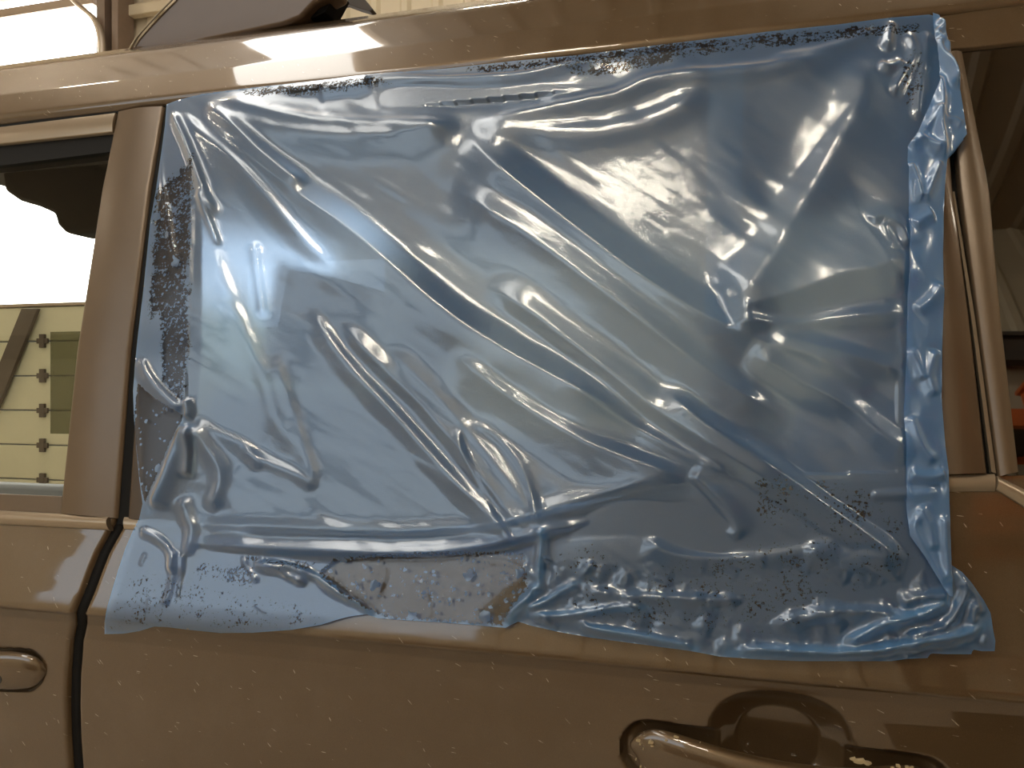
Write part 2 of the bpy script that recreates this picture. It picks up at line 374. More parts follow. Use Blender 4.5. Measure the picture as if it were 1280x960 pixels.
gb = MB().boxr(-9, XRm-.1, YBk+.1, YBk+.22, 3.95, 4.0).boxr(-9, XRm-.1, YBk+.1, YBk+.22, 4.25, 4.3).boxr(-9, XRm-.1, YBk+.15, YBk+.17, 4.0, 4.25).build('trim_4', BEAMM); gb['kind'] = 'structure'

# ================================================================ the car
car = empty('car', (0, 0, 0), 'brown sport utility car seen from its side, rear door window covered in blue film', 'car')
fd = empty('front_door', (0, 0, 0)); fd.parent = car
rd = empty('rear_door', (0, 0, 0)); rd.parent = car
# --- door gap curve (x as function of z)
gp = np.array([(150, 650), (143, 663), (128, 690), (118, 715), (108, 742), (99, 770), (95, 800), (92, 840), (91, 880), (92, 920), (95, 960), (104, 1100), (130, 1500)], float)
gP = P(gp[:, 0], gp[:, 1]); go = np.argsort(gP[:, 2]); GZ, GX = gP[go, 2], gP[go, 0]
def gapx(z): return np.interp(z, GZ, GX)
def handle_disp(x, z):
    """hand recess and handle seat pressed into the rear door"""
    c = P(975., 935.); dx = x-c[0]; dz = z-c[2]
    rx, rz = .071, .058; r = (np.abs(dx/rx)**2.4+np.abs(dz/rz)**2.4)**(1/2.4)
    d = .028*np.clip((1.04-r)/.45, 0, 1)**.8
    a = P(812., 938.); b = P(1150., 985.)
    ab = (b-a)[[0, 2]]; L2 = ab@ab; t = np.clip(((x-a[0])*ab[0]+(z-a[2])*ab[1])/L2, 0, 1)
    q = np.hypot(x-a[0]-t*ab[0], z-a[2]-t*ab[1])
    d2 = .012*(1-np.clip((q-.025)/.008, 0, 1)**2)*(q < .033)
    return np.maximum(d, d2)
def handle_disp_f(x, z):
    a = P(-120., 835.); b = P(32., 838.)
    ab = (b-a)[[0, 2]]; L2 = ab@ab; t = np.clip(((x-a[0])*ab[0]+(z-a[2])*ab[1])/L2, 0, 1)
    q = np.hypot(x-a[0]-t*ab[0], z-a[2]-t*ab[1])
    return .007*(1-np.clip((q-.024)/.006, 0, 1)**2)*(q < .030)
def body_panel(name, xl, xr, zb, disp, nx, top=0.0, nz=260, parent=None):
    """xl, xr: functions of z or numbers"""
    s = np.linspace(0, 1, nx); zz = np.r_[np.linspace(zb, .70, 12, endpoint=False), np.linspace(.70, 1.063, nz)]
    X = np.zeros((len(zz), nx)); Z = np.zeros_like(X)
    for i, z in enumerate(zz):
        a = xl(z) if callable(xl) else xl; b = xr(z) if callable(xr) else xr
        x = a+(b-a)*s; X[i] = x
        Z[i] = z if z < .98 else .98+(z-.98)*(belt(x)+top-.98)/(1.063-.98)
    Y = S(X, Z-1e-5); Nn = N(X, np.minimum(Z, belt(X)-.006))
    d = disp(X, Z) if disp else 0
    e = np.minimum(s, 1-s)*np.abs(X[:, -1:]-X[:, :1]); roll = .006*np.clip(1-e/.007, 0, 1)**2
    G = np.stack([X, Y, Z], -1)-Nn*(d+roll)[..., None]
    B = G.copy(); B[..., 1] = np.maximum(Y, -.03)+.055
    V, Fc = gridsolid(G, B); o = link(name, mesh(name, V, Fc), PAINT, parent, True); recalc(o.data)
    m = o.modifiers.new('es', 'EDGE_SPLIT'); m.split_angle = math.radians(55); return o
body_panel('door_skin', -2.35, lambda z: gapx(z)-.0085, .35, handle_disp_f, 420, parent=fd)
body_panel('door_skin', lambda z: gapx(z)+.0075, .85, .35, handle_disp, 620, parent=rd)
body_panel('front_fender', -3.5, -2.365, .35, None, 60, parent=car)
MB().boxr(-3.4, .84, -.02, .12, .22, .36).build('sill', RUBBER, car, .02)
# dark seal lying inside the gap
gz_ = np.linspace(.36, 1.075, 90); V = []
rings = []
for z in gz_:
    x = gapx(z); y = float(S(x, z)); rings.append([(x-.010, y+.006, z), (x+.009, y+.006, z), (x+.009, y+.05, z), (x-.010, y+.05, z)])
loft('door_seal', rings, RUBBER, car)

# --- belt molding
def molding(name, U, V0, V1, parent, n=120, out=.006, mat=CHROME):
    A = np.stack([U, V0], -1); B = np.stack([U, V1], -1)
    return strip(name, A, B, mat, parent, off=out*.4, thick=.014, n=n, m=10, crown=out, edge=.002)
molding('belt_molding', np.array([-260, 0, 138]), np.array([628, 638, 645]), np.array([652, 656, 663]), fd, 40)
ub = np.array([156, 240, 340, 440, 540, 620, 700, 760, 830, 920, 1060, 1180, 1243]); vt = np.array([646, 652, 658, 662, 660, 650, 630, 619, 608, 602, 598, 593, 592])
molding('belt_molding', ub, vt, vt+np.r_[16, 17, 18, 20, 20, 20, 20, 21, 21, 22, 22, 22, 23], rd, out=.0025)
strip('quarter_molding', [(1246, 595), (1320, 632)], [(1244, 612), (1320, 660)], CHROME, car, off=.003, thick=.012, n=10, crown=.004, edge=.001)
strip('window_sill', [(-220, 612), (0, 617), (76, 620)], [(-220, 632), (0, 640), (76, 645)], TRIM, fd, off=-.002, thick=.03, n=20, edge=.001)
# --- front door window frame and pillar covers
strip('pillar_cover', [(147, 141), (127, 240), (118, 300), (96, 440), (75, 642)], [(206, 134), (188, 240), (178, 320), (163, 440), (147, 648)], TRIM, fd, off=.002, thick=.03, crown=.004)
strip('frame_trim', [(-220, 178), (0, 160), (146, 142)], [(-220, 200), (0, 181), (142, 166)], CHROME, fd, off=.003, thick=.02, crown=.003, n=30, edge=.001)
strip('window_seal', [(-220, 200), (0, 181), (142, 166)], [(-220, 222), (0, 205), (136, 188)], RUBBER, fd, off=-.004, thick=.02, n=30, edge=0)
strip('upper_frame', [(-220, 180), (0, 156), (210, 128)], [(-220, 186), (0, 162), (206, 136)], RUBBER, car, off=-.004, thick=.02, n=30, edge=0)
# glass of the front door
gu, gv = np.meshgrid(np.linspace(-220, 140, 12), np.linspace(190, 622, 12)); gp_ = P(gu, gv, -.008)
V = gp_.reshape(-1, 3); Fc = [(i*12+j, (i+1)*12+j, (i+1)*12+j+1, i*12+j+1) for i in range(11) for j in range(11)]
link('window_glass', mesh('g', V, Fc), GLASS, fd)
# --- seal between front pillar cover and rear door
strip('pillar_seal', [(206, 131), (188, 240), (163, 440), (145, 655)], [(216, 131), (201, 240), (180, 440), (163, 655)], RUBBER, car, off=-.002, thick=.03, n=40, edge=0)
strip('rear_frame_front', [(211, 138), (197, 240), (174, 440), (160, 648)], [(246, 148), (243, 240), (240, 440), (215, 655)], principled('dark_brown_door_frame', (.06, .04, .028), .35, .2, .5, .1), rd, off=.002, thick=.03, n=40, crown=.002)
FR = principled('satin_black_door_frame', (.028, .022, .018), .4, .1, .4, .15)
strip('frame_top', [(214, 130), (320, 114), (640, 80), (960, 44), (1172, 24)], [(240, 160), (330, 148), (640, 118), (960, 88), (1130, 74)], FR, rd, off=-.004, thick=.03, n=60, edge=.001)
strip('frame_rear', [(1118, 70), (1122, 240), (1124, 420), (1128, 606)], [(1176, 60), (1178, 240), (1180, 420), (1184, 606)], TRIM, rd, off=.003, thick=.03, n=40, crown=.002)
# right of the film: door pillar, seal, body pillar, quarter glass
strip('door_pillar', [(1160, 70), (1164, 240), (1168, 400), (1176, 594)], [(1176, 69), (1190, 240), (1211, 400), (1233, 592)], principled('brown_door_pillar', (.12, .075, .042), .35, .3, .5, .1, var=.1), rd, off=.004, thick=.03, crown=.003)
strip('quarter_seal', [(1174, 66), (1188, 240), (1209, 400), (1231, 594)], [(1184, 66), (1199, 240), (1221, 400), (1246, 598)], RUBBER, car, off=-.008, thick=.02, n=40, edge=0)
strip('seal_lip', [(1190, 240), (1214, 400), (1239, 590)], [(1193, 240), (1219, 400), (1245, 592)], principled('lip', (.30, .24, .17), .3, .5), car, off=.001, thick=.008, n=40, m=6, edge=.0005)
strip('quarter_pillar', [(1182, 69), (1199, 240), (1221, 400), (1247, 596)], [(1202, 68), (1236, 240), (1250, 400), (1272, 590)], TRIM, car, off=.004, thick=.03, crown=.003)
strip('quarter_glass', [(1190, 62), (1225, 240), (1240, 400), (1262, 612)], [(1420, 40), (1420, 240), (1420, 400), (1420, 660)], QGLASS, car, off=-.002, thick=.004, n=30, edge=0)
strip('quarter_lower', [(1247, 597), (1420, 590)], [(1250, 640), (1420, 680)], PAINT, car, off=-.01, thick=.02, n=20, edge=0)

# --- roof side: drawn along the car
prof = [(.176, 1.700), (.1655, 1.7135), (.1660, 1.722), (.171, 1.730), (.192, 1.766), (.197, 1.7725), (.204, 1.7775), (.250, 1.835), (.257, 1.843), (.264, 1.849), (.33, 1.893), (.42, 1.922), (.60, 1.945), (.95, 1.955), (1.30, 1.945), (1.50, 1.90), (1.60, 1.80), (1.66, 1.70), (1.62, 1.70), (1.5, 1.86), (1.2, 1.90), (.6, 1.90), (.40, 1.87), (.26, 1.76), (.22, 1.70)]
# rounded by resampling
pr = np.array(prof)
def extrude_x(name, pr, xs, mat, parent, bev=.004, dipf=None):
    rings = [[(x, y, z-(dipf(x) if dipf else 0)) for y, z in pr] for x in xs]
    o = loft(name, rings, mat, parent); m = bevel(o, bev, 3, 18); return o
def dip(x): return .10*max(0, (-2.0-x))**1.5
extrude_x('roof', pr, np.linspace(-1.97, 1.2, 10), PAINT, car, .003)
def a_pillar(a, b, nm):
    a = np.array(a); b = np.array(b); rings = []
    for t in np.linspace(0, 1, 10):
        p = a*(1-t)+b*t; rings.append([(p[0]-.05, p[1]-.02, p[2]), (p[0]+.05, p[1]-.03, p[2]), (p[0]+.05, p[1]+.05, p[2]), (p[0]-.03, p[1]+.06, p[2])])
    bevel(loft(nm, rings, PAINT, car), .01, 3, 40)
a_pillar((-1.92, .22, 1.76), (-2.95, .03, 1.02), 'windscreen_pillar')
# lower step of the roof side right of the film
strip('rear_roof_step', [(1165, 23), (1215, 15), (1420, -14)], [(1172, 66), (1205, 63), (1420, 40)], PAINT, car, off=.003, thick=.03, n=30, m=10, crown=.001, edge=.003)
strip('roof_seal', [(-220, 178), (0, 155), (320, 111), (640, 76), (960, 40), (1172, 20), (1420, -16)], [(-220, 184), (0, 160), (320, 116), (640, 81), (960, 45), (1172, 25), (1420, -12)], RUBBER, car, off=-.002, thick=.03, n=60, m=4, edge=0)
# --- roof rail: fat foot with a thin leading edge, bar running back
rail = empty('roof_rail', (0, 0, 0)); rail.parent = car
RAILM = principled('brown_roof_rail', (.15, .10, .065), .35, .4, .5, .1, var=.1)
yr = .325
fp = [(163, 62), (172, 47), (186, 31), (203, 13), (220, -4), (238, -20), (262, -32), (310, -40), (420, -48), (420, -10), (392, 4), (375, 22), (352, 31), (300, 42), (240, 54), (200, 62)]
q = at(np.array([a for a, b in fp], float), np.array([b for a, b in fp], float), yr)
prism('rail_foot', [(p[0], p[2]) for p in q], yr, yr+.05, RAILM, rail, .008)
qa = at(np.array([162., 171., 185., 202., 219.]), np.array([62., 47., 31., 13., -4.]), yr-.002)
rings = [[(p[0]+.004*math.cos(a), p[1]+.004*math.sin(a), p[2]+.004*math.sin(a)) for a in np.linspace(0, 2*math.pi, 8, endpoint=False)] for p in catmull(qa, 4)]
loft('rail_edge', rings, principled('pale_edge', (.4, .33, .22), .3, .4), rail)
qa = at(np.array([375., 400., 425., 410., 392., 350.]), np.array([22., 8., -10., 18., 26., 30.]), yr+.03)
prism('rail_shade_piece', [(p[0], p[2]) for p in qa], yr+.02, yr+.07, RUBBER, rail, .002)  # black piece put in for the shade under the rail's arch
qa = at(np.array([400., 1500.]), np.array([-30., -140.]), yr+.02)
rings = [[(p[0], p[1]+.014*math.cos(a), p[2]+.014*math.sin(a)) for a in np.linspace(0, 2*math.pi, 14, endpoint=False)] for p in qa]
loft('rail_bar', rings, RAILM, rail)
# crossbar bracket behind the rail
cb = empty('roof_crossbar', (0, 0, 0)); cb.parent = car
qa = at(np.array([388., 430., 455., 466., 462., 448., 432., 424., 392.]), np.array([-6., -8., -2., 12., 14., 10., 4., 5., 3.]), .55)
prism('bracket', [(p[0], p[2]) for p in qa], .55, .57, BEAMM, cb, .001)

# --- rear handle
def bar_handle(path, radii, mat, parent, name='door_handle'):
    path = np.array(path); rings = []
    for i, p in enumerate(path):
        d = path[min(i+1, len(path)-1)]-path[max(i-1, 0)]; d = d/np.linalg.norm(d)
        nrm = np.array([0, -1., 0]); up = np.cross(d, nrm); up /= np.linalg.norm(up)
        ry, rz = radii[i]
        rings.append([tuple(p+nrm*ry*np.sign(math.cos(a))*abs(math.cos(a))**.8+up*rz*np.sign(math.sin(a))*abs(math.sin(a))**.8) for a in np.linspace(0, 2*math.pi, 28, endpoint=False)])
    return loft(name, rings, mat, parent)
HPAINT = PAINT
hp = [(793, 942), (797, 940), (806, 940), (822, 942), (850, 946), (890, 952), (930, 959), (980, 967), (1030, 974), (1075, 980), (1110, 984), (1140, 988), (1158, 991), (1168, 993), (1173, 994)]
r0 = [(.001, .004), (.006, .016), (.009, .024), (.011, .029), (.012, .028), (.012, .0245), (.012, .0225), (.012, .0215), (.012, .0215), (.012, .0235), (.012, .026), (.011, .027), (.009, .022), (.006, .016), (.001, .004)]
offs = [.0, .002, .004, .006, .011, .017, .021, .023, .022, .017, .011, .006, .004, .002, 0]
pa = np.array([P(float(u), float(v), o) for (u, v), o in zip(hp, offs)])
pp = catmull(pa, 5); rr = catmull(np.array(r0), 5); rr = np.clip(rr, .0006, None)
hd = bar_handle(pp, rr, HPAINT, rd)
# chips of worn paint on the handle
CHIP = principled('chipped_pale_paint', (.52, .41, .24), .4)
def chips(cs, parent, offz, seed=3):
    r = random.Random(seed); bm = bmesh.new()
    for (u, v, s) in cs:
        c = P(float(u), float(v), offz); k = r.randint(5, 8)
        vs = [bm.verts.new((c[0]+s*.00075*r.uniform(.4, 1.3)*math.cos(2*math.pi*i/k)*1.4, c[1]-.0012, c[2]+s*.0006*r.uniform(.4, 1.2)*math.sin(2*math.pi*i/k))) for i in range(k)]
        f = bm.faces.new(vs); e = bmesh.ops.extrude_face_region(bm, geom=[f]); bmesh.ops.translate(bm, vec=(0, .004, 0), verts=[g for g in e['geom'] if isinstance(g, bmesh.types.BMVert)])
    me = bpy.data.meshes.new('paint_chip'); bm.to_mesh(me); bm.free(); o = link('paint_chips', me, CHIP, parent, False); o['kind'] = 'stuff'; return o

chips([(800, 918, 2.2), (802, 922, 1.6), (815, 920, 3.0), (817, 924, 2.0), (834, 917, 1.8), (846, 913, 2.4), (850, 918, 2.2), (868, 920, 2.6), (875, 920, 1.6), (888, 928, 1.2), (806, 928, 1.0), (797, 941, 1.0), (803, 950, 1.0), (838, 946, 1.0)], rd, .018)
chips([(1070, 942, 5.5), (1064, 940, 3.5), (1080, 944, 3.6), (1112, 951, 2.2), (1118, 948, 3.0), (1122, 954, 2.6), (1130, 950, 2.2), (1108, 956, 2.2), (1136, 950, 1.8), (1160, 956, 2.6), (1170, 959, 1.6)], rd, .018, 5)
# --- front handle end with key hole
pa = np.array([P(float(u), float(v), o) for (u, v), o in zip([(-120, 828), (-60, 830), (-20, 833), (20, 836), (42, 838), (53, 839), (58, 840)], [.014, .014, .011, .007, .004, .002, 0])])
bar_handle(catmull(pa, 5), np.clip(catmull(np.array([(.011, .023), (.011, .024), (.011, .025), (.010, .026), (.008, .022), (.005, .013), (.001, .003)]), 5), .0006, None), HPAINT, fd)
kc = P(11., 844., .017)
k_ = MB(); k_.tube(kc+np.array([0, .004, 0]), kc-np.array([0, .0005, 0]), .0068, 20); k_.build('key_hole', BLACK, fd)

# --- interior
it = empty('interior', (0, 0, 0)); it.parent = car
prism('headliner', [(-1.92, 1.80), (-1.80, 1.775), (1.1, 1.775), (1.1, 1.83), (-1.92, 1.83)], .34, 1.52, LINER, it, .01)
# opposite side of the body
op = MB().boxr(-1.05, 1.2, 1.60, 1.68, .35, 1.06).boxr(-3.4, -1.05, 1.60, 1.68, .35, .84).boxr(-1.02, -.90, 1.56, 1.63, 1.0, 1.80).boxr(-.02, .12, 1.56, 1.63, 1.0, 1.80).boxr(.75, 1.2, 1.56, 1.63, 1.0, 1.80).boxr(-1.05, 1.2, 1.52, 1.63, 1.66, 1.80)
op.build('far_side_panel', INPANEL, it, .02)
MB().boxr(-2.6, -.98, 1.61, 1.615, 1.05, 1.46).build('far_front_glass', TGLASS, it)
MB().boxr(-2.3, 1.2, .06, 1.6, .35, .42).build('cabin_floor', DARKIN, it)
MB().boxr(1.15, 1.2, .1, 1.6, .4, 1.8).build('tailgate', INPANEL, it, .02)
def seat(x, y, w_, name='seat', back=1.36, rake=.28):
    e = empty(name, (x, y, .42)); e.parent = it
    MB().box((0, 0, .16), (.50, w_, .18)).build('cushion', SEATM, e, .05, seg=4)
    MB().box((.33, 0, .50), (.14, w_, .62), ry=rake).build('backrest', SEATM, e, .05, seg=4)
    return e
def headrest(x, y, z, parent):
    MB().box((x, y, z), (.10, .26, .20), ry=.2).tube((x-.01, y-.06, z-.2), (x, y-.06, z), .007).tube((x-.01, y+.06, z-.2), (x, y+.06, z), .007).build('headrest', SEATM, parent, .035, seg=4)
s1 = seat(-1.18, .46, .50); headrest(.46, 0, .93, s1)
s2 = seat(-1.18, 1.18, .50); headrest(.46, 0, .93, s2)
s3 = seat(-.10, .84, 1.30, 'rear_bench')
for yy in (-.40, .40): headrest(.46, yy, .90, s3)
# visor and mirror housing by the windscreen header
vm = [(1, 212), (4, 238), (22, 250), (46, 257), (66, 266), (70, 280), (80, 291), (96, 293), (118, 290), (150, 280), (150, 196), (40, 205), (12, 207)]
q = at(np.array([a for a, b in vm], float), np.array([b for a, b in vm], float), .62)
prism('sun_visor', [(p[0], p[2]) for p in q], .62, .70, DARKIN, it, .012)
# inner lining of the window opening: sill and pillar faces with depth
prism('window_reveal_sill', [(-.95, 1.00), (.62, 1.02), (.62, 1.10), (.15, 1.095), (-.15, 1.05), (-.35, 1.02), (-.95, 1.02)], .05, .10, DARKIN, rd, .004)

# ================================================================ blue film
exec_film = True
OUT = [(212, 134), (228, 128), (255, 122), (320, 114), (400, 105), (480, 96), (560, 90), (640, 81), (720, 74), (800, 65), (880, 55), (960, 45), (1040, 37), (1110, 28), (1160, 24), (1170, 27),
       (1176, 40), (1180, 60), (1182, 82), (1188, 105), (1194, 128), (1199, 160), (1202, 180), (1190, 196), (1179, 207), (1177, 230), (1175, 270), (1174, 320), (1175, 380), (1173, 440), (1172, 500),
       (1177, 560), (1181, 590), (1182, 640), (1184, 690), (1187, 706), (1199, 714), (1213, 730), (1227, 750), (1235, 765), (1238, 785), (1241, 800), (1240, 813), (1224, 813), (1213, 811), (1211, 817), (1182, 817),
       (1161, 816), (1157, 822), (1132, 823), (1112, 826), (1060, 826), (1000, 826), (955, 824), (900, 820), (860, 813), (800, 805), (740, 797), (700, 790), (665, 782), (650, 777), (634, 785), (600, 782), (550, 778),
       (500, 775), (475, 773), (461, 768), (440, 771), (405, 780), (370, 785), (320, 788), (280, 788), (240, 784), (215, 781), (198, 780), (180, 785), (160, 788), (136, 789), (136, 775), (139, 760), (146, 735),
       (153, 712), (162, 685), (172, 662), (179, 648), (183, 630), (179, 600), (175, 560), (172, 520), (171, 490), (174, 450), (177, 420), (183, 370), (188, 320), (192, 280), (199, 240), (206, 190), (210, 160)]
OUT = np.array(OUT, float)
def seg_dist(U, V, pl):
    """distance, arc parameter 0..1 and signed side for polyline"""
    pl = np.asarray(pl, float); L = np.r_[0, np.cumsum(np.linalg.norm(np.diff(pl, axis=0), axis=1))]
    best = np.full(U.shape, 1e9); s = np.zeros(U.shape); side = np.ones(U.shape)
    for i in range(len(pl)-1):
        a, b = pl[i], pl[i+1]; ab = b-a; l2 = ab@ab
        t = np.clip(((U-a[0])*ab[0]+(V-a[1])*ab[1])/l2, 0, 1)
        dx = U-a[0]-t*ab[0]; dy = V-a[1]-t*ab[1]; d = np.hypot(dx, dy)
        c = ab[0]*dy-ab[1]*dx; m = d < best
        best = np.where(m, d, best); s = np.where(m, (L[i]+t*(L[i+1]-L[i]))/L[-1], s); side = np.where(m, np.sign(c), side)
    return best, s, side
def inside(U, V, poly):
    r = np.zeros(U.shape, bool); n = len(poly)
    for i in range(n):
        x0, y0 = poly[i]; x1, y1 = poly[(i+1) % n]
        if y0 == y1: continue
        c = ((y0 > V) != (y1 > V)) & (U < (x1-x0)*(V-y0)/(y1-y0)+x0); r ^= c
    return r
STEP = 2.0
us = np.arange(130, 1246, STEP); vs = np.arange(20, 832, STEP)
U, V = np.meshgrid(us, vs)
ins = inside(U, V, OUT)
